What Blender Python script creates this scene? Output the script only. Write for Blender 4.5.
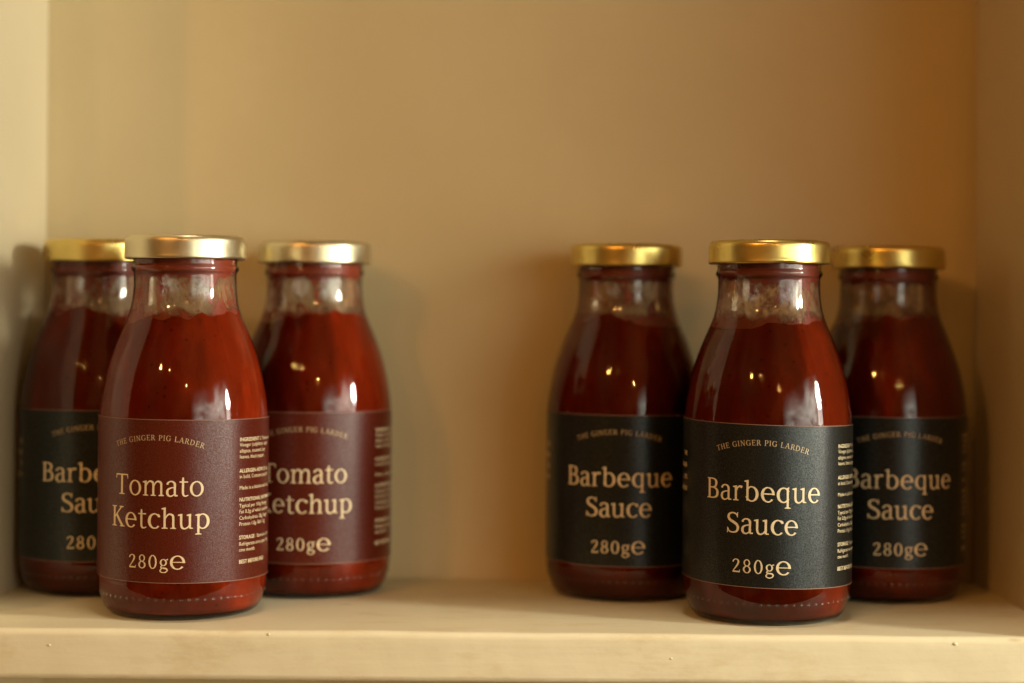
import bpy, bmesh, math, random
from mathutils import Vector, Matrix, noise as mnoise

for o in list(bpy.data.objects):
    bpy.data.objects.remove(o)
sc = bpy.context.scene
COL = sc.collection
MM = 0.001
R = math.radians

# ------------------------------------------------------------------ camera
cd = bpy.data.cameras.new('camera')
cam = bpy.data.objects.new('camera', cd)
COL.objects.link(cam)
sc.camera = cam
cd.sensor_width = 36.0
cd.lens = 65.0
cd.clip_start = 0.02
cd.clip_end = 50.0
CAM_Z = 120.0
cd.shift_y = -0.0321
cam.matrix_world = Matrix.Translation((0, 0, CAM_Z * MM)) @ Matrix.Rotation(R(90), 4, 'X') @ Matrix.Rotation(R(0.50), 4, 'Z')
cd.dof.use_dof = True
cd.dof.focus_distance = 0.702
cd.dof.aperture_fstop = 3.5
cd.dof.aperture_blades = 0

# ------------------------------------------------------------------ world: a dim warm room
w = bpy.data.worlds.new('World')
sc.world = w
w.use_nodes = True
nt = w.node_tree
bg = nt.nodes['Background']
tc = nt.nodes.new('ShaderNodeTexCoord')
nz = nt.nodes.new('ShaderNodeTexNoise')
nz.inputs['Scale'].default_value = 1.6
nz.inputs['Detail'].default_value = 2.0
cr = nt.nodes.new('ShaderNodeValToRGB')
cr.color_ramp.elements[0].position = 0.38
cr.color_ramp.elements[0].color = (0.15, 0.060, 0.013, 1)
cr.color_ramp.elements[1].position = 0.68
cr.color_ramp.elements[1].color = (0.80, 0.36, 0.085, 1)
nt.links.new(tc.outputs['Generated'], nz.inputs['Vector'])
nt.links.new(nz.outputs['Fac'], cr.inputs['Fac'])
nt.links.new(cr.outputs['Color'], bg.inputs['Color'])
bg.inputs['Strength'].default_value = 0.46

# ------------------------------------------------------------------ lamps
def aim(o, target):
    d = Vector(target) - o.location
    o.rotation_euler = d.to_track_quat('-Z', 'Y').to_euler()

def area(name, loc, target, sx, sy, power, col, shape='RECTANGLE'):
    l = bpy.data.lights.new(name, 'AREA')
    l.shape = shape
    l.size, l.size_y = sx, sy
    l.energy = power
    l.color = col
    o = bpy.data.objects.new(name, l)
    COL.objects.link(o)
    o.location = loc
    aim(o, target)
    return o

def bulb(name, loc, radius, power, col):
    l = bpy.data.lights.new(name, 'POINT')
    l.shadow_soft_size = radius
    l.energy = power
    l.color = col
    o = bpy.data.objects.new(name, l)
    COL.objects.link(o)
    o.location = loc
    return o

TGT = (0, 0.78, 0.10)
WIN = (0.93, 1.0, 0.84)
def soften_lamp(o, seed):
    """Brightness mask added to the lamp: noise and faded edges soften its reflections."""
    l = o.data
    l.use_nodes = True
    t = l.node_tree
    em = t.nodes['Emission']
    ge = t.nodes.new('ShaderNodeNewGeometry')
    mp = t.nodes.new('ShaderNodeMapping')
    mp.inputs['Location'].default_value = (seed, seed * 0.7, 0)
    t.links.new(ge.outputs['Parametric'], mp.inputs['Vector'])
    no = t.nodes.new('ShaderNodeTexNoise')
    no.inputs['Scale'].default_value = 2.6
    no.inputs['Detail'].default_value = 3.0
    t.links.new(mp.outputs['Vector'], no.inputs['Vector'])
    rp = t.nodes.new('ShaderNodeValToRGB')
    rp.color_ramp.elements[0].position = 0.38
    rp.color_ramp.elements[0].color = (0.12, 0.12, 0.12, 1)
    rp.color_ramp.elements[1].position = 0.66
    t.links.new(no.outputs['Fac'], rp.inputs['Fac'])
    se = t.nodes.new('ShaderNodeSeparateXYZ')
    t.links.new(ge.outputs['Parametric'], se.inputs[0])
    last = rp.outputs['Color']
    for ax in ('X', 'Y'):
        r2 = t.nodes.new('ShaderNodeValToRGB')
        e = r2.color_ramp.elements
        r2.color_ramp.interpolation = 'EASE'
        e[0].position, e[0].color = 0.0, (0.05, 0.05, 0.05, 1)
        e[1].position, e[1].color = 1.0, (0.05, 0.05, 0.05, 1)
        m = e.new(0.3); m.color = (1, 1, 1, 1)
        m = e.new(0.7); m.color = (1, 1, 1, 1)
        t.links.new(se.outputs[ax], r2.inputs['Fac'])
        mu = t.nodes.new('ShaderNodeMath'); mu.operation = 'MULTIPLY'
        t.links.new(last, mu.inputs[0]); t.links.new(r2.outputs['Color'], mu.inputs[1])
        last = mu.outputs[0]
    t.links.new(last, em.inputs['Strength'])  # mask put into the emission to break up the boxy reflection

soften_lamp(area('window_light', (1.06, -0.40, 0.20), TGT, 1.60, 0.85, 40.0, WIN), 1.3)
soften_lamp(area('window_pane_light', (1.36, -0.08, 0.30), TGT, 0.80, 0.75, 24.0, WIN), 4.1)
area('window_gap_light', (0.975, 0.36, 0.32), TGT, 0.12, 0.15, 8.0, (0.97, 0.98, 0.82), 'ELLIPSE')
area('window_slit_light', (0.99, 0.35, 0.10), (0.0, 0.75, 0.06), 0.13, 0.36, 1.9, (1.0, 0.95, 0.80))
area('ceiling_light', (0.05, 0.48, 1.75), (0.0, 0.68, 0.0), 0.25, 0.25, 9.0, (1.0, 0.88, 0.66))
BULB = (1.0, 0.45, 0.11)
bulb('pendant_bulb', (-1.05, -1.00, 1.10), 0.05, 26.0, BULB)
bulb('far_bulb', (-0.75, -1.9, 1.45), 0.02, 20.0, BULB)
bulb('low_bulb', (0.45, -1.9, 1.10), 0.02, 13.0, BULB)

# ------------------------------------------------------------------ exposure / cycles
sc.view_settings.view_transform = 'Standard'
sc.view_settings.look = 'None'
sc.view_settings.exposure = 0.0
sc.view_settings.gamma = 1.0
sc.view_settings.use_curve_mapping = False
sc.render.engine = 'CYCLES'
cy = sc.cycles
cy.use_denoising = True
cy.max_bounces = 14
cy.transmission_bounces = 12
cy.transparent_max_bounces = 16
cy.glossy_bounces = 6
cy.diffuse_bounces = 4
cy.sample_clamp_indirect = 4.0
cy.use_adaptive_sampling = False
cy.blur_glossy = 0.2

# ------------------------------------------------------------------ helpers
def finish(name, bm, mats, parent=None, smooth=True, angle=None):
    me = bpy.data.meshes.new(name)
    bm.to_mesh(me)
    bm.free()
    for m in (mats if isinstance(mats, (list, tuple)) else [mats]):
        me.materials.append(m)
    if smooth:
        for p in me.polygons:
            p.use_smooth = True
        if angle:
            me.set_sharp_from_angle(angle=R(angle))
    o = bpy.data.objects.new(name, me)
    COL.objects.link(o)
    if parent is not None:
        o.parent = parent
    return o

def tag(o, label, cat, group=None, kind=None):
    o['label'] = label
    o['category'] = cat
    if group:
        o['group'] = group
    if kind:
        o['kind'] = kind

def spline(pts, n):
    """Catmull-Rom through tuples, n samples per span."""
    out = []
    P = [pts[0]] + list(pts) + [pts[-1]]
    for i in range(1, len(P) - 2):
        p0, p1, p2, p3 = P[i - 1], P[i], P[i + 1], P[i + 2]
        for k in range(n):
            t = k / n
            out.append(tuple(0.5 * ((2 * b) + (-a + c) * t + (2 * a - 5 * b + 4 * c - d) * t * t + (-a + 3 * b - 3 * c + d) * t ** 3)
                             for a, b, c, d in zip(p0, p1, p2, p3)))
    out.append(tuple(pts[-1]))
    return out

def lathe(bm, prof, seg=96, mat=0, close=False, wob=None):
    """prof: list of (r, z) in mm."""
    rings = []
    for (r, z) in prof:
        ring = []
        for k in range(seg):
            a = 2 * math.pi * k / seg
            rr, zz = (r, z) if wob is None else wob(r, z, a)
            ring.append(bm.verts.new((rr * math.cos(a) * MM, rr * math.sin(a) * MM, zz * MM)))
        rings.append(ring)
    n = len(rings)
    for i in range(n if close else n - 1):
        A, B = rings[i], rings[(i + 1) % n]
        for k in range(seg):
            f = bm.faces.new((A[k], A[(k + 1) % seg], B[(k + 1) % seg], B[k]))
            f.material_index = mat
    return rings

# ------------------------------------------------------------------ node helpers
def mat_new(name):
    m = bpy.data.materials.new(name)
    m.use_nodes = True
    t = m.node_tree
    return m, t, t.nodes['Principled BSDF']

def nn(t, kind, **kw):
    n = t.nodes.new(kind)
    for k, v in kw.items():
        n.inputs[k].default_value = v
    return n

def ramp(t, fac, stops):
    n = t.nodes.new('ShaderNodeValToRGB')
    e = n.color_ramp.elements
    while len(e) < len(stops):
        e.new(0.5)
    for i, (p, c) in enumerate(stops):
        e[i].position = p
        e[i].color = c if len(c) == 4 else (*c, 1)
    t.links.new(fac, n.inputs['Fac'])
    return n

def obj_coord(t, scale=(1, 1, 1), rand=False):
    tc = t.nodes.new('ShaderNodeTexCoord')
    mp = t.nodes.new('ShaderNodeMapping')
    mp.inputs['Scale'].default_value = scale
    t.links.new(tc.outputs['Object'], mp.inputs['Vector'])
    if rand:
        oi = t.nodes.new('ShaderNodeObjectInfo')
        mu = t.nodes.new('ShaderNodeMath')
        mu.operation = 'MULTIPLY'
        mu.inputs[1].default_value = 3.0
        t.links.new(oi.outputs['Random'], mu.inputs[0])
        cx = t.nodes.new('ShaderNodeCombineXYZ')
        for i in range(3):
            t.links.new(mu.outputs[0], cx.inputs[i])
        t.links.new(cx.outputs[0], mp.inputs['Location'])
    return mp.outputs['Vector'], tc

def paint_material(name, c_lo, c_hi, rough, bump, grain_scale):
    m, t, p = mat_new(name)
    v, _ = obj_coord(t)
    n1 = nn(t, 'ShaderNodeTexNoise', Scale=9.0, Detail=6.0, Roughness=0.6)
    t.links.new(v, n1.inputs['Vector'])
    r1 = ramp(t, n1.outputs['Fac'], [(0.32, c_lo), (0.68, c_hi)])
    t.links.new(r1.outputs['Color'], p.inputs['Base Color'])
    # brush strokes + roller grain
    v2, _ = obj_coord(t, grain_scale)
    n2 = nn(t, 'ShaderNodeTexNoise', Scale=1.0, Detail=5.0, Roughness=0.65)
    t.links.new(v2, n2.inputs['Vector'])
    n3 = nn(t, 'ShaderNodeTexNoise', Scale=420.0, Detail=3.0, Roughness=0.6)
    t.links.new(v, n3.inputs['Vector'])
    ad = t.nodes.new('ShaderNodeMath')
    ad.operation = 'MULTIPLY_ADD'
    ad.inputs[1].default_value = 0.3
    t.links.new(n3.outputs['Fac'], ad.inputs[0])
    t.links.new(n2.outputs['Fac'], ad.inputs[2])
    b = nn(t, 'ShaderNodeBump', Strength=bump, Distance=0.0006)
    t.links.new(ad.outputs[0], b.inputs['Height'])
    t.links.new(b.outputs['Normal'], p.inputs['Normal'])
    p.inputs['Roughness'].default_value = rough
    p.inputs['Specular IOR Level'].default_value = 0.35
    return m

M_WALL = paint_material('wall_paint', (0.535, 0.425, 0.235), (0.585, 0.47, 0.27), 0.55, 0.4, (160, 25, 22))
M_SIDE = paint_material('side_paint', (0.56, 0.46, 0.295), (0.61, 0.505, 0.335), 0.5, 0.25, (160, 25, 30))

def shelf_material():
    m = paint_material('shelf_paint', (0.70, 0.61, 0.405), (0.80, 0.71, 0.49), 0.5, 0.30, (14, 160, 160))
    t = m.node_tree
    p = t.nodes['Principled BSDF']
    src = p.inputs['Base Color'].links[0].from_socket
    v, _ = obj_coord(t, (0.35, 1, 1))
    n = nn(t, 'ShaderNodeTexNoise', Scale=48.0, Detail=9.0, Roughness=0.75)
    t.links.new(v, n.inputs['Vector'])
    r = ramp(t, n.outputs['Fac'], [(0.52, (0, 0, 0)), (0.68, (0.50, 0.50, 0.50))])
    mx = t.nodes.new('ShaderNodeMixRGB')
    mx.inputs['Color2'].default_value = (0.56, 0.41, 0.20, 1)
    t.links.new(r.outputs['Color'], mx.inputs['Fac'])
    t.links.new(src, mx.inputs['Color1'])
    n2 = nn(t, 'ShaderNodeTexVoronoi', Scale=38.0)
    t.links.new(v, n2.inputs['Vector'])
    r2 = ramp(t, n2.outputs['Distance'], [(0.02, (0.5, 0.5, 0.5)), (0.05, (0, 0, 0))])
    mx2 = t.nodes.new('ShaderNodeMixRGB')
    mx2.inputs['Color2'].default_value = (0.33, 0.23, 0.12, 1)
    t.links.new(r2.outputs['Color'], mx2.inputs['Fac'])
    t.links.new(mx.outputs['Color'], mx2.inputs['Color1'])
    t.links.new(mx2.outputs['Color'], p.inputs['Base Color'])
    return m
M_SHELF = shelf_material()

def sauce_material(name, c1, c2):
    m, t, p = mat_new(name)
    v, _ = obj_coord(t, (1, 1, 0.35), rand=True)
    n1 = nn(t, 'ShaderNodeTexNoise', Scale=70.0, Detail=6.0, Roughness=0.65)
    t.links.new(v, n1.inputs['Vector'])
    r1 = ramp(t, n1.outputs['Fac'], [(0.30, tuple(c * 0.76 for c in c1)), (0.50, c1), (0.70, tuple(c * 1.12 for c in c2))])
    # flecks of spice and pulp
    v3, _ = obj_coord(t, rand=True)
    vo = nn(t, 'ShaderNodeTexVoronoi', Scale=330.0)
    t.links.new(v3, vo.inputs['Vector'])
    sel = t.nodes.new('ShaderNodeSeparateColor')
    t.links.new(vo.outputs['Color'], sel.inputs[0])
    big = ramp(t, sel.outputs[0], [(0.80, (0, 0, 0)), (0.84, (1, 1, 1))])
    dot = ramp(t, vo.outputs['Distance'], [(0.12, (0.75, 0.75, 0.75)), (0.30, (0, 0, 0))])
    mu = t.nodes.new('ShaderNodeMath'); mu.operation = 'MULTIPLY'
    t.links.new(big.outputs['Color'], mu.inputs[0]); t.links.new(dot.outputs['Color'], mu.inputs[1])
    mxc = t.nodes.new('ShaderNodeMixRGB')
    mxc.inputs['Color2'].default_value = (c1[0] * 0.35, c1[1] * 0.5, c1[2] * 0.6, 1)
    t.links.new(mu.outputs[0], mxc.inputs['Fac']); t.links.new(r1.outputs['Color'], mxc.inputs['Color1'])
    t.links.new(mxc.outputs['Color'], p.inputs['Base Color'])
    p.inputs['Roughness'].default_value = 0.45
    p.inputs['Specular IOR Level'].default_value = 0.0
    p.inputs['Subsurface Weight'].default_value = 0.25
    p.inputs['Subsurface Radius'].default_value = (1.0, 0.18, 0.06)
    p.inputs['Subsurface Scale'].default_value = 0.003
    return m
M_KETCHUP = sauce_material('ketchup', (0.180, 0.0138, 0.0024), (0.25, 0.023, 0.0042))
M_BBQ = sauce_material('barbecue_sauce', (0.112, 0.0086, 0.0016), (0.170, 0.0135, 0.0026))

def film_material(name, col):
    """Thin residue of sauce left on the inside of the neck: patchy, partly see-through."""
    m, t, p = mat_new(name)
    out = t.nodes['Material Output']
    v, tc = obj_coord(t, (1, 1, 0.6), rand=True)
    n1 = nn(t, 'ShaderNodeTexNoise', Scale=95.0, Detail=8.0, Roughness=0.68, Distortion=0.7)
    t.links.new(v, n1.inputs['Vector'])
    n2 = nn(t, 'ShaderNodeTexNoise', Scale=700.0, Detail=2.0)
    t.links.new(v, n2.inputs['Vector'])
    # thicker close to the cap and close to the sauce
    sep = t.nodes.new('ShaderNodeSeparateXYZ')
    t.links.new(tc.outputs['Object'], sep.inputs[0])
    zr = t.nodes.new('ShaderNodeMapRange')
    zr.inputs['From Min'].default_value = 0.112
    zr.inputs['From Max'].default_value = 0.142
    t.links.new(sep.outputs['Z'], zr.inputs['Value'])
    bias = ramp(t, zr.outputs['Result'], [(0.08, (0.16, 0.16, 0.16)), (0.24, (0.0, 0.0, 0.0)), (0.62, (0.0, 0.0, 0.0)), (0.74, (0.26, 0.26, 0.26))])
    a1 = t.nodes.new('ShaderNodeMath'); a1.operation = 'ADD'
    t.links.new(n1.outputs['Fac'], a1.inputs[0]); t.links.new(bias.outputs['Color'], a1.inputs[1])
    a2 = t.nodes.new('ShaderNodeMath'); a2.operation = 'MULTIPLY_ADD'
    a2.inputs[1].default_value = 0.16
    t.links.new(n2.outputs['Fac'], a2.inputs[0]); t.links.new(a1.outputs[0], a2.inputs[2])
    mask = ramp(t, a2.outputs[0], [(0.56, (0.02, 0.02, 0.02)), (0.62, (0.36, 0.36, 0.36)), (0.69, (0.93, 0.93, 0.93))])
    p.inputs['Roughness'].default_value = 0.5
    # dried cloudy veil between the thick smears
    n3 = nn(t, 'ShaderNodeTexNoise', Scale=140.0, Detail=9.0, Roughness=0.7, Distortion=1.5)
    t.links.new(v, n3.inputs['Vector'])
    haze = ramp(t, n3.outputs['Fac'], [(0.34, (0.06, 0.06, 0.06)), (0.66, (0.58, 0.58, 0.58))])
    mxa = t.nodes.new('ShaderNodeMath'); mxa.operation = 'MAXIMUM'
    t.links.new(mask.outputs['Color'], mxa.inputs[0]); t.links.new(haze.outputs['Color'], mxa.inputs[1])
    cmix = ramp(t, mask.outputs['Color'], [(0.10, (0.58, 0.34, 0.18)), (0.55, col)])
    t.links.new(cmix.outputs['Color'], p.inputs['Base Color'])
    tl = t.nodes.new('ShaderNodeBsdfTranslucent')
    t.links.new(cmix.outputs['Color'], tl.inputs['Color'])
    mx = t.nodes.new('ShaderNodeMixShader'); mx.inputs[0].default_value = 0.3
    t.links.new(p.outputs[0], mx.inputs[1]); t.links.new(tl.outputs[0], mx.inputs[2])
    tr = t.nodes.new('ShaderNodeBsdfTransparent')
    mx2 = t.nodes.new('ShaderNodeMixShader')
    t.links.new(mxa.outputs[0], mx2.inputs[0])
    t.links.new(tr.outputs[0], mx2.inputs[1]); t.links.new(mx.outputs[0], mx2.inputs[2])
    t.links.new(mx2.outputs[0], out.inputs['Surface'])
    return m
M_FILM_K = film_material('ketchup_film', (0.34, 0.05, 0.017))
M_FILM_B = film_material('barbecue_film', (0.24, 0.035, 0.014))

def glass_coat_material():
    """Glass with sauce straight behind it: clear, with the sharp reflection of its outer face."""
    m, t, p = mat_new('filled_glass')
    out = t.nodes['Material Output']
    v, _ = obj_coord(t, (1, 1, 0.6), rand=True)
    n = nn(t, 'ShaderNodeTexNoise', Scale=38.0, Detail=2.5)
    t.links.new(v, n.inputs['Vector'])
    b = nn(t, 'ShaderNodeBump', Strength=0.22, Distance=0.0008)
    t.links.new(n.outputs['Fac'], b.inputs['Height'])
    fr = nn(t, 'ShaderNodeFresnel', IOR=1.43)
    t.links.new(b.outputs['Normal'], fr.inputs['Normal'])
    gl = nn(t, 'ShaderNodeBsdfGlossy', Roughness=0.045)
    gl.inputs['Color'].default_value = (1, 1, 1, 1)
    t.links.new(b.outputs['Normal'], gl.inputs['Normal'])
    tr = t.nodes.new('ShaderNodeBsdfTransparent')
    mx = t.nodes.new('ShaderNodeMixShader')
    t.links.new(fr.outputs[0], mx.inputs[0])
    t.links.new(tr.outputs[0], mx.inputs[1]); t.links.new(gl.outputs[0], mx.inputs[2])
    # the wall of the bottle looks deeper in colour where it is seen edge-on
    lw = nn(t, 'ShaderNodeLayerWeight', Blend=0.5)
    tint = ramp(t, lw.outputs['Facing'], [(0.72, (0.985, 0.985, 0.975)), (0.97, (0.62, 0.58, 0.50))])
    t.links.new(tint.outputs['Color'], tr.inputs['Color'])
    t.links.new(mx.outputs[0], out.inputs['Surface'])
    return m
M_COAT = glass_coat_material()

def cap_material(name, col, rough):
    m, t, p = mat_new(name)
    p.inputs['Metallic'].default_value = 1.0
    v, _ = obj_coord(t, (1, 1, 1), rand=True)
    n = nn(t, 'ShaderNodeTexNoise', Scale=120.0, Detail=4.0)
    t.links.new(v, n.inputs['Vector'])
    r = ramp(t, n.outputs['Fac'], [(0.3, tuple(c * 0.9 for c in col)), (0.7, col)])
    t.links.new(r.outputs['Color'], p.inputs['Base Color'])
    r2 = ramp(t, n.outputs['Fac'], [(0.3, (rough * 0.85,) * 3), (0.7, (rough * 1.2,) * 3)])
    t.links.new(r2.outputs['Color'], p.inputs['Roughness'])
    n2 = nn(t, 'ShaderNodeTexNoise', Scale=60.0, Detail=2.0)
    t.links.new(v, n2.inputs['Vector'])
    b = nn(t, 'ShaderNodeBump', Strength=0.05, Distance=0.001)
    t.links.new(n2.outputs['Fac'], b.inputs['Height'])
    t.links.new(b.outputs['Normal'], p.inputs['Normal'])
    return m
M_CAP_PALE = cap_material('pale_gold', (0.72, 0.63, 0.42), 0.36)
M_CAP_GOLD = cap_material('gold_lacquer', (0.74, 0.56, 0.18), 0.31)

def paper_material(name, col, spec):
    m, t, p = mat_new(name)
    v, _ = obj_coord(t)
    n = nn(t, 'ShaderNodeTexNoise', Scale=2400.0, Detail=0.5, Roughness=0.7)
    t.links.new(v, n.inputs['Vector'])
    r = ramp(t, n.outputs['Fac'], [(0.3, tuple(c * 0.85 for c in col)), (0.7, tuple(c * 1.15 for c in col))])
    t.links.new(r.outputs['Color'], p.inputs['Base Color'])
    b = nn(t, 'ShaderNodeBump', Strength=0.5, Distance=0.00010)
    t.links.new(n.outputs['Fac'], b.inputs['Height'])
    t.links.new(b.outputs['Normal'], p.inputs['Normal'])
    # pearly flakes in the paper: a broad grainy sheen towards the light
    n2 = nn(t, 'ShaderNodeTexNoise', Scale=2200.0, Detail=1.0, Roughness=0.7)
    t.links.new(v, n2.inputs['Vector'])
    rc = ramp(t, n2.outputs['Fac'], [(0.36, (spec * 0.55,) * 3), (0.66, (spec * 1.6,) * 3)])
    t.links.new(rc.outputs['Color'], p.inputs['Specular IOR Level'])
    p.inputs['Roughness'].default_value = 0.31
    return m
M_MAROON = paper_material('maroon_label_paper', (0.086, 0.0105, 0.0036), 0.42)
M_DARK = paper_material('charcoal_label_paper', (0.0090, 0.0102, 0.0088), 0.42)

def ink_material(name, col):
    m, t, p = mat_new(name)
    p.inputs['Base Color'].default_value = (*col, 1)
    p.inputs['Roughness'].default_value = 0.45
    p.inputs['Specular IOR Level'].default_value = 0.4
    return m
M_INK = ink_material('cream_gold_ink', (0.76, 0.60, 0.37))
M_INK_DIM = ink_material('thin_gold_ink', (0.52, 0.37, 0.20))
M_EDGE = ink_material('label_edge', (0.26, 0.13, 0.085))

# ------------------------------------------------------------------ setting
def box(bm, x0, x1, y0, y1, z0, z1):
    v = [bm.verts.new((x * MM, y * MM, z * MM)) for x in (x0, x1) for y in (y0, y1) for z in (z0, z1)]
    for q in ((0, 1, 3, 2), (4, 6, 7, 5), (0, 4, 5, 1), (2, 3, 7, 6), (0, 2, 6, 4), (1, 5, 7, 3)):
        bm.faces.new([v[i] for i in q])
    bmesh.ops.recalc_face_normals(bm, faces=bm.faces)

FRONT, BACK = 684.0, 820.3
XL, XR = -206.6, 205.2

bm = bmesh.new(); box(bm, -260, 260, BACK, BACK + 12, -240, 380)
o = finish('back_wall', bm, M_WALL, smooth=False)
tag(o, 'tan painted back wall of the shelf compartment behind all the bottles', 'back wall', kind='structure')

def side_wall(x_in, sgn, label):
    bm = bmesh.new()
    a, b = (x_in, x_in + sgn * 22)
    box(bm, min(a, b), max(a, b), FRONT - 6, BACK - 0.4, -240, 380)
    es = [e for e in bm.edges if all(abs(v.co.y - (FRONT - 6) * MM) < 1e-6 for v in e.verts) and abs(e.verts[0].co.z - e.verts[1].co.z) > 0.1]
    bmesh.ops.bevel(bm, geom=es, offset=2.5 * MM, segments=4, profile=0.5, affect='EDGES')
    for v in bm.verts:                      # the sides open out a little towards the front
        v.co.x += sgn * (BACK * MM - v.co.y) * (0.058 if sgn < 0 else 0.036)
    o = finish('side_wall', bm, M_SIDE, angle=40)
    tag(o, label, 'side wall', kind='structure')
side_wall(XL, -1, 'pale cream painted side wall beside the left barbeque sauce bottle')
side_wall(XR, 1, 'shaded brown side wall at the right end of the shelf')

# shelf board: gently uneven painted board with a rounded front edge
bm = bmesh.new()
T = 18.7
rr = 2.6
prof = [(BACK - 0.4, 0.0)]
for y in (810, 795, 780, 760, 740, 722, 708, 698, 691):
    prof.append((y, 0.0))
for k in range(0, 7):
    a = R(90 + 15 * k)
    prof.append((FRONT + rr + rr * math.cos(a), -rr + rr * math.sin(a)))
for z in (-5, -8, -11, -14, -16.5):
    prof.append((FRONT, z))
for k in range(0, 7):
    a = R(180 + 15 * k)
    prof.append((FRONT + rr + rr * math.cos(a), -T + rr + rr * math.sin(a)))
prof += [(740, -T), (BACK - 0.4, -T)]
NX = 210
rows = []
for i in range(NX + 1):
    x = XL - 9 + (XR - XL + 15) * i / NX
    row = []
    for (y, z) in prof:
        yy, zz = y, z
        near = max(0.0, min(1.0, (705 - y) / 15))
        d = mnoise.noise(Vector((x * 0.035, z * 0.08, 3.1))) * 0.5 + mnoise.noise(Vector((x * 0.16, z * 0.3, 7.7))) * 0.22
        yy -= d * near * 0.6
        if near > 0 and z > -rr - 1:
            zz += near * (mnoise.noise(Vector((x * 0.03, y * 0.1, 11.0))) * 0.35 - 0.1)
        row.append(bm.verts.new((x * MM, yy * MM, zz * MM)))
    rows.append(row)
for i in range(NX):
    for j in range(len(prof) - 1):
        bm.faces.new((rows[i][j], rows[i + 1][j], rows[i + 1][j + 1], rows[i][j + 1]))
# nibs of dried paint
random.seed(5)
def nib(x, y, z, r, sq):
    res = bmesh.ops.create_icosphere(bm, subdivisions=2, radius=r * MM)
    for v in res['verts']:
        v.co.x *= sq
        v.co += Vector((x * MM, y * MM, z * MM))
for (x, y, z, r, sq) in ((165, FRONT + 0.2, -2.6, 0.9, 1.4), (-89, FRONT + 0.5, -1.4, 0.7, 1.0), (-93, 692, -0.2, 0.5, 2.6), (60, FRONT, -9, 0.5, 1.2), (-170, FRONT, -6, 0.5, 1.5), (196, 720, 0, 0.8, 1.6), (186, 742, 0, 0.7, 2.0)):
    nib(x, y, z - r * 0.45 if y > 690 else z, r * 0.8, sq)
for k in range(8):
    nib(random.uniform(XL + 5, XR - 5), FRONT + 0.22, random.uniform(-17, -2), random.uniform(0.12, 0.25), random.uniform(0.8, 2))
o = finish('shelf', bm, M_SHELF, angle=60)
tag(o, 'cream painted wooden shelf board with rounded uneven front edge under the bottles', 'shelf', kind='structure')

# board closing the compartment above the picture, and the floor of the one below
bm = bmesh.new(); box(bm, XL - 9, XR + 6, FRONT, BACK - 0.4, 352, 372)
o = finish('upper_shelf', bm, M_SHELF, smooth=False)
tag(o, 'cream shelf board closing the compartment above the bottles', 'shelf', kind='structure')
bm = bmesh.new(); box(bm, XL - 9, XR + 6, FRONT, BACK - 0.4, -236, -218)
o = finish('lower_shelf', bm, M_SHELF, smooth=False)
tag(o, 'cream shelf board of the compartment underneath', 'shelf', kind='structure')

# ------------------------------------------------------------------ serif lettering, drawn stroke by stroke
def g_line(x0, y0, x1, y1, w0, w1=None):
    w1 = w0 if w1 is None else w1
    dx, dy = x1 - x0, y1 - y0
    L = math.hypot(dx, dy)
    nx, ny = -dy / L, dx / L
    n = max(1, int(L / 60))
    out = []
    for k in range(n + 1):
        t = k / n
        x, y, ww = x0 + dx * t, y0 + dy * t, (w0 + (w1 - w0) * t) / 2
        out.append(((x + nx * ww, y + ny * ww), (x - nx * ww, y - ny * ww)))
    return out

def g_ring(cx, cy, rx, ry, wx, wy, a0=0, a1=360, sx=0.0, n=40):
    out = []
    for k in range(n + 1):
        a = R(a0 + (a1 - a0) * k / n)
        c, s = math.cos(a), math.sin(a)
        out.append(((cx + rx * c, cy + ry * s), (cx + sx + (rx - wx) * c, cy + (ry - wy) * s)))
    return out

def g_path(*pts):
    P = spline(pts, 6)
    out = []
    for i, (x, y, ww) in enumerate(P):
        a = P[max(0, i - 1)]; b = P[min(len(P) - 1, i + 1)]
        dx, dy = b[0] - a[0], b[1] - a[1]
        L = math.hypot(dx, dy) or 1
        nx, ny = -dy / L, dx / L
        out.append(((x + nx * ww / 2, y + ny * ww / 2), (x - nx * ww / 2, y - ny * ww / 2)))
    return out

def g_foot(x, y, hw=95, up=1):
    """Bracketed slab serif under (or over) a stem."""
    h = 36 * up
    return [((x - hw, y + h * 0.75), (x - hw, y)), ((x - 45, y + h * 1.25), (x - 45, y)), ((x, y + h * 1.5), (x, y)),
            ((x + 45, y + h * 1.25), (x + 45, y)), ((x + hw, y + h * 0.75), (x + hw, y))]

def g_flag(x, y):
    """Slanted head serif at the top left of a lower-case stem."""
    return [((x - 105, y - 28), (x - 105, y - 58)), ((x - 30, y - 5), (x - 30, y - 75)), ((x + 38, y + 6), (x + 38, y - 90))]

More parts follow.
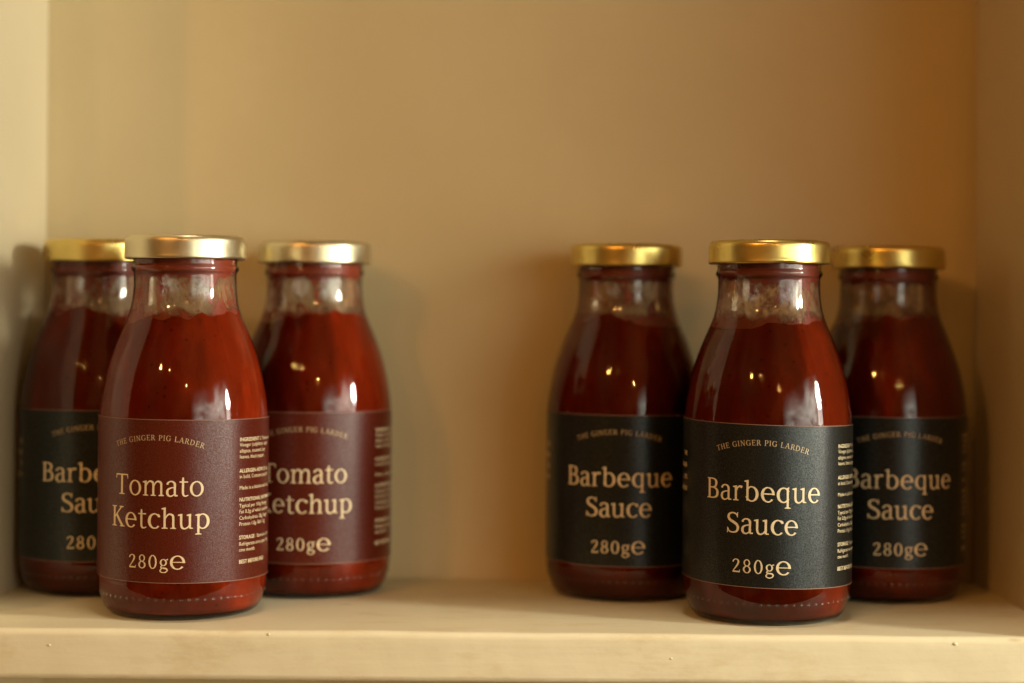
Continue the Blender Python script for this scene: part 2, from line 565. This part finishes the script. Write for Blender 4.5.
S, TH = 71, 42
ARCH = lambda x0, x1: g_path((x0, 350, 42), (x0 + (x1 - x0) * .28, 462, 48), (x0 + (x1 - x0) * .58, 500, 58), (x1 - 20, 455, 74), (x1, 360, S), (x1, 180, S), (x1, 0, S))
GL = {
 'o': ([g_ring(258, 255, 228, 266, 84, 42)], 516),
 'c': ([g_ring(250, 255, 222, 266, 90, 42, 48, 318, 8), g_path((345, 480, 40), (392, 452, 70), (398, 388, 78))], 440),
 'e': ([g_ring(250, 255, 222, 266, 88, 42, -2, 320, 6), g_line(70, 278, 440, 278, 42)], 486),
 'a': ([g_path((78, 395, 74), (98, 455, 60), (170, 502, 44), (262, 490, 56), (318, 420, 78), (322, 300, S), (322, 100, S), (340, 28, 62), (420, 22, 36)),
        g_path((318, 302, 40), (205, 285, 44), (105, 232, 66), (72, 135, 84), (105, 35, 70), (185, 0, 46), (262, 32, 42), (318, 92, 40))], 432),
 'r': ([g_line(130, 0, 130, 500, S), g_foot(130, 0), g_flag(130, 510), g_path((150, 350, 40), (195, 445, 50), (265, 492, 66), (345, 462, 92))], 372),
 'm': ([g_line(130, 0, 130, 500, S), g_foot(130, 0), g_flag(130, 510), ARCH(150, 400), g_foot(400, 0, 88), ARCH(420, 670), g_foot(670, 0, 88)], 790),
 'h': ([g_line(130, 0, 130, 712, S), g_foot(130, 0), g_flag(130, 722), ARCH(150, 405), g_foot(405, 0, 90)], 520),
 'u': ([g_path((120, 500, S), (120, 300, S), (122, 140, S), (150, 45, 68), (225, 4, 50), (310, 40, 44), (385, 130, 40)), g_flag(120, 510),
        g_line(395, 500, 395, 20, S), g_flag(395, 510), [((395, 60), (395, 0)), ((440, 45), (440, 0)), ((495, 30), (495, 6))]], 522),
 'p': ([g_line(130, 500, 130, -190, S), g_foot(130, -200, 100), g_flag(130, 510), g_ring(270, 255, 222, 266, 88, 42, -150, 150, -6)], 518),
 'b': ([g_line(130, 20, 130, 712, S), g_flag(130, 722), g_ring(270, 255, 222, 266, 88, 42, -158, 150, -6)], 518),
 'q': ([g_line(390, 500, 390, -190, S), g_foot(390, -200, 100), g_ring(252, 255, 222, 266, 88, 42, 28, 330, 6), g_line(380, 470, 430, 520, 46)], 505),
 't': ([g_path((150, 640, 46), (150, 560, 66), (150, 400, S), (150, 120, S), (175, 32, 64), (240, 8, 46), (322, 42, 32)), g_line(35, 488, 310, 488, 42)], 335),
 'T': ([g_line(300, 0, 300, 690, 88), g_line(45, 678, 555, 678, 44), g_line(58, 700, 40, 545, 44, 26), g_line(542, 700, 560, 545, 44, 26), g_foot(300, 0, 125)], 595),
 'K': ([g_line(150, 0, 150, 700, 88), g_foot(150, 0, 115), g_foot(150, 700, 115, -1), g_line(495, 690, 185, 325, 50), g_line(255, 410, 535, 10, 92), g_foot(515, 0, 105), g_foot(480, 700, 95, -1)], 610),
 'B': ([g_line(150, 0, 150, 700, 88), g_path((60, 680, 38), (180, 680, 42), (310, 675, 44), (405, 625, 74), (430, 535, 88), (398, 430, 70), (300, 378, 44), (150, 374, 40)),
        g_path((150, 374, 40), (320, 374, 44), (445, 310, 74), (478, 195, 94), (440, 80, 74), (320, 24, 44), (180, 20, 42), (55, 20, 38))], 560),
 'S': ([g_path((420, 560, 40), (385, 640, 46), (265, 682, 46), (150, 640, 66), (112, 545, 86), (155, 440, 90), (285, 365, 92), (400, 285, 90), (440, 170, 84), (390, 55, 66), (270, 14, 46), (140, 45, 46), (85, 150, 42)),
        g_line(428, 705, 424, 530, 30), g_line(72, -5, 78, 180, 30)], 515),
 '2': ([g_path((82, 525, 74), (110, 610, 56), (215, 672, 48), (330, 625, 76), (350, 520, 88), (290, 370, 74), (170, 190, 52), (85, 60, 46)), g_line(62, 36, 415, 36, 72), g_line(405, 20, 418, 150, 40, 22)], 470),
 '8': ([g_ring(240, 520, 160, 182, 66, 42), g_ring(240, 180, 192, 192, 80, 44)], 480),
 '0': ([g_ring(250, 345, 205, 358, 84, 42)], 500),
 'g': ([g_ring(218, 330, 172, 182, 78, 42), g_path((325, 440, 38), (372, 482, 44), (440, 488, 66)),
        g_path((150, 172, 40), (98, 120, 50), (112, 62, 66), (225, 40, 72), (345, 20, 76), (398, -55, 70), (345, -150, 52), (220, -190, 44), (100, -155, 54), (62, -85, 60), (100, -10, 48), (170, 45, 38))], 460),
 '~': ([g_ring(370, 335, 360, 365, 128, 56, -4, 322), g_line(120, 352, 690, 352, 44)], 740),
 'H': ([g_line(150, 0, 150, 700, 90), g_line(540, 0, 540, 700, 90), g_line(150, 360, 540, 360, 46), g_foot(150, 0, 115), g_foot(540, 0, 115), g_foot(150, 700, 115, -1), g_foot(540, 700, 115, -1)], 690),
 'E': ([g_line(150, 0, 150, 700, 90), g_line(60, 678, 490, 678, 46), g_line(60, 22, 510, 22, 46), g_line(150, 360, 400, 360, 46), g_line(482, 700, 488, 560, 40), g_line(500, 0, 512, 150, 40), g_line(402, 440, 402, 280, 34)], 560),
 'G': ([g_ring(345, 350, 300, 362, 98, 46, 42, 325, 8), g_line(560, 30, 560, 300, 88), g_foot(555, 330, 110, -1), g_line(570, 690, 572, 520, 40)], 690),
 'I': ([g_line(150, 0, 150, 700, 90), g_foot(150, 0, 115), g_foot(150, 700, 115, -1)], 300),
 'N': ([g_line(140, 0, 140, 690, 50), g_line(130, 690, 560, 20, 96), g_line(560, 0, 560, 700, 50), g_foot(140, 0, 105), g_foot(560, 700, 105, -1), g_line(50, 682, 160, 682, 38)], 690),
 'R': ([g_line(150, 0, 150, 700, 90), g_path((60, 680, 38), (180, 680, 42), (320, 675, 46), (420, 620, 78), (442, 520, 92), (405, 405, 74), (300, 350, 46), (150, 345, 42)), g_line(300, 350, 560, 12, 94), g_foot(150, 0, 115), g_foot(545, 0, 80)], 610),
 'P': ([g_line(150, 0, 150, 700, 90), g_path((60, 680, 38), (180, 680, 42), (330, 675, 46), (440, 615, 80), (462, 510, 94), (420, 380, 76), (310, 325, 46), (150, 320, 42)), g_foot(150, 0, 115)], 550),
 'L': ([g_line(150, 0, 150, 700, 90), g_line(60, 22, 500, 22, 46), g_line(490, 0, 505, 170, 40), g_foot(150, 700, 115, -1)], 540),
 'A': ([g_line(100, 0, 330, 700, 50), g_line(320, 700, 575, 0, 94), g_line(190, 240, 480, 240, 44), g_foot(95, 0, 95), g_foot(570, 0, 110)], 660),
 'D': ([g_line(150, 0, 150, 700, 90), g_path((60, 680, 38), (200, 680, 44), (380, 650, 62), (535, 520, 88), (570, 350, 98), (535, 180, 88), (380, 50, 62), (200, 20, 44), (60, 20, 38))], 690),
 ' ': ([], 300),
}

class Decal:
    """Flat drawing in (arc length, height) mm that is bent round the bottle."""
    def __init__(self, radius, tilt):
        self.bm = bmesh.new()
        self.rad = radius
        self.tl = math.tan(R(tilt))
        self.k = 0
    def pt(self, u, z, extra=0.0):
        r = self.rad + extra
        a = u / self.rad - math.pi / 2           # u = 0 faces -Y (towards the camera)
        return (r * math.cos(a) * MM, r * math.sin(a) * MM, (z - u * self.tl) * MM)
    def strip(self, pairs, fn):
        self.k += 1
        ex = 0.004 * (self.k % 12)
        A = [(self.bm.verts.new(self.pt(*fn(*p), ex)), self.bm.verts.new(self.pt(*fn(*q), ex))) for p, q in pairs]
        for (a, b), (c, d) in zip(A, A[1:]):
            try:
                self.bm.faces.new((a, b, d, c))
            except ValueError:
                pass
    def fix(self):
        # all faces look outwards
        for f in self.bm.faces:
            f.normal_update()
            c = f.calc_center_median()
            if f.normal.x * c.x + f.normal.y * c.y < 0:
                f.normal_flip()
    def text(self, s, z, cap, width, xs=1.0, bold=0.0):
        u = cap / 700.0
        nat = sum(GL[c][1] for c in s) * u * xs
        track = (width - nat) / max(1, len(s) - 1)
        x = -width / 2
        for ch in s:
            strokes, adv = GL[ch]
            for st in strokes:
                self.strip(st, lambda px, py, x=x: (x + px * u * xs, z + py * u))
            x += adv * u * xs + track
    def arc_text(self, s, z_top, cap, width, sag):
        rad = (width * width / 4 + sag * sag) / (2 * sag)
        u = cap / 700.0
        half = math.asin(width / 2 / rad)
        nat = sum(GL[c][1] for c in s) * u
        total = 2 * half * rad
        track = (total - nat) / max(1, len(s) - 1)
        t = -total / 2
        for ch in s:
            strokes, adv = GL[ch]
            m = t + adv * u / 2
            a = m / rad
            def fn(px, py, a=a, adv=adv):
                lx, ly = (px - adv / 2) * u, py * u
                return (math.sin(a) * (rad + ly) + math.cos(a) * lx, z_top - rad + math.cos(a) * (rad + ly) - math.sin(a) * lx)
            for st in strokes:
                self.strip(st, fn)
            t += adv * u + track

_font_cache = {}
def print_mesh(s, bold):
    """Small print in Blender's own built-in typeface, as flat polygons of unit size."""
    key = (s, bold)
    if key not in _font_cache:
        cu = bpy.data.curves.new('print', 'FONT')
        cu.body = s
        cu.size = 1.0
        cu.resolution_u = 2
        cu.offset = 0.014 if bold else 0.0
        cu.fill_mode = 'FRONT'
        ob = bpy.data.objects.new('print', cu)
        COL.objects.link(ob)
        dg = bpy.context.evaluated_depsgraph_get()
        dg.update()
        me = ob.evaluated_get(dg).to_mesh()
        vs = [(v.co.x, v.co.y) for v in me.vertices]
        fs = [tuple(p.vertices) for p in me.polygons]
        ob.evaluated_get(dg).to_mesh_clear()
        bpy.data.objects.remove(ob)
        bpy.data.curves.remove(cu)
        _font_cache[key] = (vs, fs)
    return _font_cache[key]

def add_print(dec, s, u0, z, size, bold=False, right=False, xs=1.0):
    vs, fs = print_mesh(s, bold)
    if right:
        u0 = u0 - max(v[0] for v in vs) * size * xs
    bv = [dec.bm.verts.new(dec.pt(u0 + x * size * xs, z + y * size, 0.0)) for x, y in vs]
    for f in fs:
        try:
            dec.bm.faces.new([bv[i] for i in f])
        except ValueError:
            pass

# ------------------------------------------------------------------ bottle
RB = 33.0
OUT = [(24.5, 0.15), (26.5, 0.25), (28.3, 0.9), (29.8, 2.2), (31.0, 4.4), (31.9, 7.0), (32.6, 10.0), (32.93, 12.6), (33.0, 15.5), (33.0, 20.0), (33.0, 30.0), (33.0, 48.0), (33.0, 62.0), (33.0, 70.0), (33.0, 75.0), (32.95, 78.0), (32.7, 81.0),
       (32.2, 84.5), (31.2, 90.0), (29.8, 96.0), (28.0, 101.8), (25.8, 107.6), (23.9, 112.1), (22.2, 116.2), (21.0, 120.2), (20.4, 123.8), (20.1, 127.4), (20.05, 131.2)]
NECK = [(20.05, 131.2), (20.15, 132.7), (20.8, 133.8), (21.05, 134.7), (20.8, 135.6), (20.4, 136.2), (20.35, 137.2), (20.3, 140.0), (20.3, 146.0)]
OUTS = spline(OUT, 5)

def r_out(z):
    for (r0, z0), (r1, z1) in zip(OUTS, OUTS[1:]):
        if z0 <= z <= z1:
            return r0 + (r1 - r0) * (z - z0) / max(1e-6, z1 - z0)
    return OUTS[0][0] if z < OUTS[0][1] else 20.05

def build_glass(root):
    bm = bmesh.new()
    outer = [(0.01, 2.2), (18, 1.6), (22.5, 0.6)] + OUTS + spline(NECK, 3)[1:]
    lathe(bm, outer, 112)
    # inner face of the empty neck
    lathe(bm, [(18.3, 146.0), (18.1, 131.0), (18.1, 125.0)] + [(r_out(z) - 2.2, z) for z in (122, 120)], 112)
    lathe(bm, [NECK[-1], (18.3, 146.0)], 112)
    # stippled ring of little bumps near the base
    for k in range(64):
        a = 2 * math.pi * k / 64
        res = bmesh.ops.create_icosphere(bm, subdivisions=2, radius=0.62 * MM)
        rr = r_out(8.6) - 0.05
        vs = res['verts']
        for v in vs:
            rad = Vector((math.cos(a), math.sin(a), 0))
            v.co -= rad * v.co.dot(rad) * 0.6
            v.co += Vector((rr * math.cos(a) * MM, rr * math.sin(a) * MM, 8.6 * MM))
    return finish('glass_body', bm, M_COAT, root, angle=50)

def build_sauce(root, mat, film, fill, seed):
    rnd = random.Random(seed)
    ox = rnd.uniform(0, 50)
    tiltx, tilty = rnd.uniform(-2.2, 2.2), rnd.uniform(-1.5, 1.5)
    bm = bmesh.new()
    zs = [2.4, 3.2, 4.6, 7, 10, 14, 30, 50, 70, 78, 82, 86, 90, 94, 98, 102, 105, 108, 110, 112]
    prof = [(0.01, 2.3), (15, 2.3), (24, 2.35)] + [(r_out(z) - 0.35 - (0.9 if z < 3 else 0), z) for z in zs]
    def top(a):
        v = Vector((math.cos(a) * 1.1 + ox, math.sin(a) * 1.1, ox))
        v2 = Vector((math.cos(a) * 3.6 + ox, math.sin(a) * 3.6, 4.0))
        v3 = Vector((math.cos(a) * 11 + ox, math.sin(a) * 11, 9.0))
        return fill + tiltx * math.cos(a) + tilty * math.sin(a) + 3.0 * mnoise.noise(v) + 2.2 * mnoise.noise(v2) + 0.8 * mnoise.noise(v3)
    seg = 128
    rings = lathe(bm, prof, seg)
    prev = rings[-1]
    for step in (0.34, 0.67, 1.0):
        ring = []
        for k in range(seg):
            a = 2 * math.pi * k / seg
            z = 112 + (max(top(a), 112.6) - 112) * step
            r = r_out(z) - 0.6
            ring.append(bm.verts.new((r * math.cos(a) * MM, r * math.sin(a) * MM, z * MM)))
        for k in range(seg):
            bm.faces.new((prev[k], prev[(k + 1) % seg], ring[(k + 1) % seg], ring[k]))
        prev = ring
    ring = [bm.verts.new((v.co.x * 0.86, v.co.y * 0.86, v.co.z - 0.5 * MM)) for v in prev]
    for k in range(seg):
        bm.faces.new((prev[k], prev[(k + 1) % seg], ring[(k + 1) % seg], ring[k]))
    c = bm.verts.new((0, 0, (fill - 0.5) * MM))
    for k in range(seg):
        bm.faces.new((ring[k], ring[(k + 1) % seg], c))
    s = finish('sauce', bm, mat, root, angle=50)
    bm = bmesh.new()
    pr = [(r_out(z) - 0.75, z) for z in (113, 115, 117, 119, 121, 124, 128, 131)] + [(19.5, 134), (19.5, 138), (19.5, 143)]
    lathe(bm, pr, 96)
    finish('sauce_residue', bm, film, s)
    return s

def build_cap(root, mat, seed):
    rnd = random.Random(seed)
    ph = rnd.uniform(0, 2)
    prof = [(0.01, 146.6), (15.0, 146.6), (17.0, 146.8), (18.6, 147.4), (20.6, 147.55), (22.0, 147.4), (22.95, 146.95), (23.5, 146.1), (23.7, 145.0), (23.72, 143.2), (23.72, 141.5),
            (23.74, 139.8), (23.78, 139.0), (23.6, 138.4), (23.1, 138.2), (22.7, 138.6), (22.5, 140.0), (22.4, 145.3), (0.01, 145.6)]
    def wob(r, z, a):
        # the four lugs pressed in along the lower edge
        if r > 22.3 and z < 140.2:
            k = max(0.0, math.cos(2 * (a + ph))) ** 22
            r -= 0.65 * k * (0.8 if z < 139.1 else 0.25)
            z += 0.35 * k if z < 139.0 else 0
        return r, z
    bm = bmesh.new()
    lathe(bm, spline(prof[:15], 3) + prof[15:], 128, wob=wob)
    return finish('cap', bm, mat, root, angle=60)

PRINT = [(95, 'INGREDIENTS: Tomatoes,', 10), (115, 'Vinegar (sulphites), sugar,', 0), (138, 'allspice, mustard, bay', 0), (160, 'leaves, black pepper.', 0),
         (213, 'ALLERGEN ADVICE: See', 13), (235, 'in bold. Contains mustard.', 0), (277, 'Made in a kitchen with nuts.', 0),
         (322, 'NUTRITIONAL INFORMATION', 99), (345, 'Typical per 100g: Energy', 0), (367, 'Fat 0.3g of which saturates', 0), (391, 'Carbohydrate 28g, Sugars', 0), (414, 'Protein 1.0g, Salt 1.3g', 0),
         (465, 'STORAGE: Store in a cool', 7), (489, 'Refrigerate once open. Use', 0), (511, 'one month.', 0), (556, 'BEST BEFORE END', 99)]

def build_label(root, kind, tilt):
    paper = M_MAROON if kind == 'ketchup' else M_DARK
    z0, z1 = 15.1, 77.0
    th = 0.16
    half = 158.0
    base = Decal(RB + 0.05, tilt)
    bm = base.bm
    n = 150
    prof = [(0.0, z0), (th, z0), (th, z0 + 12), (th, (z0 + z1) / 2), (th, z1 - 12), (th, z1), (0.0, z1)]
    rows = []
    for i in range(n + 1):
        u = R(-half + 2 * half * i / n) * RB
        rows.append([bm.verts.new(base.pt(u, z, e)) for e, z in prof])
    for i in range(n):
        for j in range(len(prof) - 1):
            bm.faces.new((rows[i][j], rows[i + 1][j], rows[i + 1][j + 1], rows[i][j + 1]))
    for row in (rows[0], rows[-1]):
        bm.faces.new(row)
    bmesh.ops.recalc_face_normals(bm, faces=bm.faces)
    lab = finish('paper_label', bm, paper, root, angle=40)
    # lettering
    d = Decal(RB + 0.05 + th + 0.012, tilt)
    if kind == 'ketchup':
        d.text('Tomato', 48.1, 7.75, 36.9, 1.04)
        d.text('Ketchup', 35.8, 7.75, 41.6, 1.07)
    else:
        d.text('Barbeque', 47.8, 7.75, 47.0, 1.06)
        d.text('Sauce', 35.5, 7.75, 28.3, 1.06)
    d.text('280g~', 20.6, 5.15, 22.9, 1.08)
    d.fix()
    finish('lettering', d.bm, M_INK, lab, smooth=False)
    d = Decal(RB + 0.05 + th + 0.012, tilt)
    d.arc_text('THE GINGER PIG LARDER', 69.1, 2.05, 36.0, 3.1)
    d.fix()
    finish('curved_lettering', d.bm, M_INK_DIM, lab, smooth=False)
    # small print columns
    d = Decal(RB + 0.05 + th + 0.012, tilt)
    ucol = R(58.0) * RB
    for v, s, nb in PRINT:
        z = 107 - (410 + (v + 9) / 3.79 + 2.6 - 340) * 0.386
        if nb >= len(s):
            add_print(d, s, ucol, z, 2.05, True)
        elif nb:
            add_print(d, s[:nb], ucol, z, 2.05, True)
            wd = max(q[0] for q in print_mesh(s[:nb], True)[0]) * 2.05
            add_print(d, s[nb:].strip(), ucol + wd + 0.6, z, 2.05)
        else:
            add_print(d, s, ucol, z, 2.05)
    d.fix()
    finish('small_print', d.bm, M_INK, lab, smooth=False)
    d = Decal(RB + 0.05 + th + 0.012, tilt)
    for k, s in enumerate(('THE', 'GINGER', 'PIG', 'LARDER')):
        add_print(d, s, -R(66) * RB, 62.5 - 4.6 * k, 2.4, True, right=True)
    d.fix()
    finish('small_print', d.bm, M_INK, lab, smooth=False)
    # fine pale line along the upper and lower edge
    for za, zb in ((z0 + 0.02, z0 + 0.26), (z1 - 0.26, z1 - 0.02)):
        d = Decal(RB + 0.05 + th + 0.015, tilt)
        pr = [((R(-half + 1 + (2 * half - 2) * i / 120) * RB, zb), (R(-half + 1 + (2 * half - 2) * i / 120) * RB, za)) for i in range(121)]
        d.strip(pr, lambda a, b: (a, b))
        d.fix()
        finish('edge_line', d.bm, M_EDGE, lab, smooth=False)
    return lab

def bottle(kind, x, y, turn, tilt, fill, seed, cap_mat, label):
    name = 'ketchup_bottle' if kind == 'ketchup' else 'barbecue_sauce_bottle'
    root = bpy.data.objects.new(name, None)
    COL.objects.link(root)
    root.empty_display_size = 0.03
    root.location = (x * MM, y * MM, 0.0)
    facing = math.atan2(-x, y)                     # label turned towards the viewer ...
    root.rotation_euler = (0, 0, facing + R(turn))  # ... then twisted like the real one
    tag(root, label, 'sauce bottle', 'tomato ketchup bottles' if kind == 'ketchup' else 'barbeque sauce bottles')
    build_glass(root)
    build_sauce(root, M_KETCHUP if kind == 'ketchup' else M_BBQ, M_FILM_K if kind == 'ketchup' else M_FILM_B, fill, seed)
    build_cap(root, cap_mat, seed)
    build_label(root, kind, tilt)
    return root

bottle('ketchup', -129.2, 731, -18.2, 0.4, 116.0, 1, M_CAP_PALE, 'tomato ketchup bottle with maroon label standing in front, nearest the shelf edge')
bottle('ketchup', -84.0, 786.3, -6.8, 0.0, 115.5, 2, M_CAP_PALE, 'tomato ketchup bottle with maroon label half hidden behind the front ketchup bottle, beside bare shelf')
bottle('barbecue', -175.2, 786.6, -3.0, 0.0, 117.0, 3, M_CAP_GOLD, 'barbeque sauce bottle with dark label squeezed between the left wall and a ketchup bottle')
bottle('barbecue', 48.4, 785.5, -4.5, 0.2, 115.5, 4, M_CAP_GOLD, 'barbeque sauce bottle with dark label, leftmost of its trio beside the empty gap')
bottle('barbecue', 101.5, 731, -3.6, 1.2, 114.5, 5, M_CAP_GOLD, 'barbeque sauce bottle with grainy dark label standing in front of two others')
bottle('barbecue', 160.0, 786.8, 10.3, 0.2, 117.0, 6, M_CAP_GOLD, 'barbeque sauce bottle with dark label in deep shadow beside the right wall')
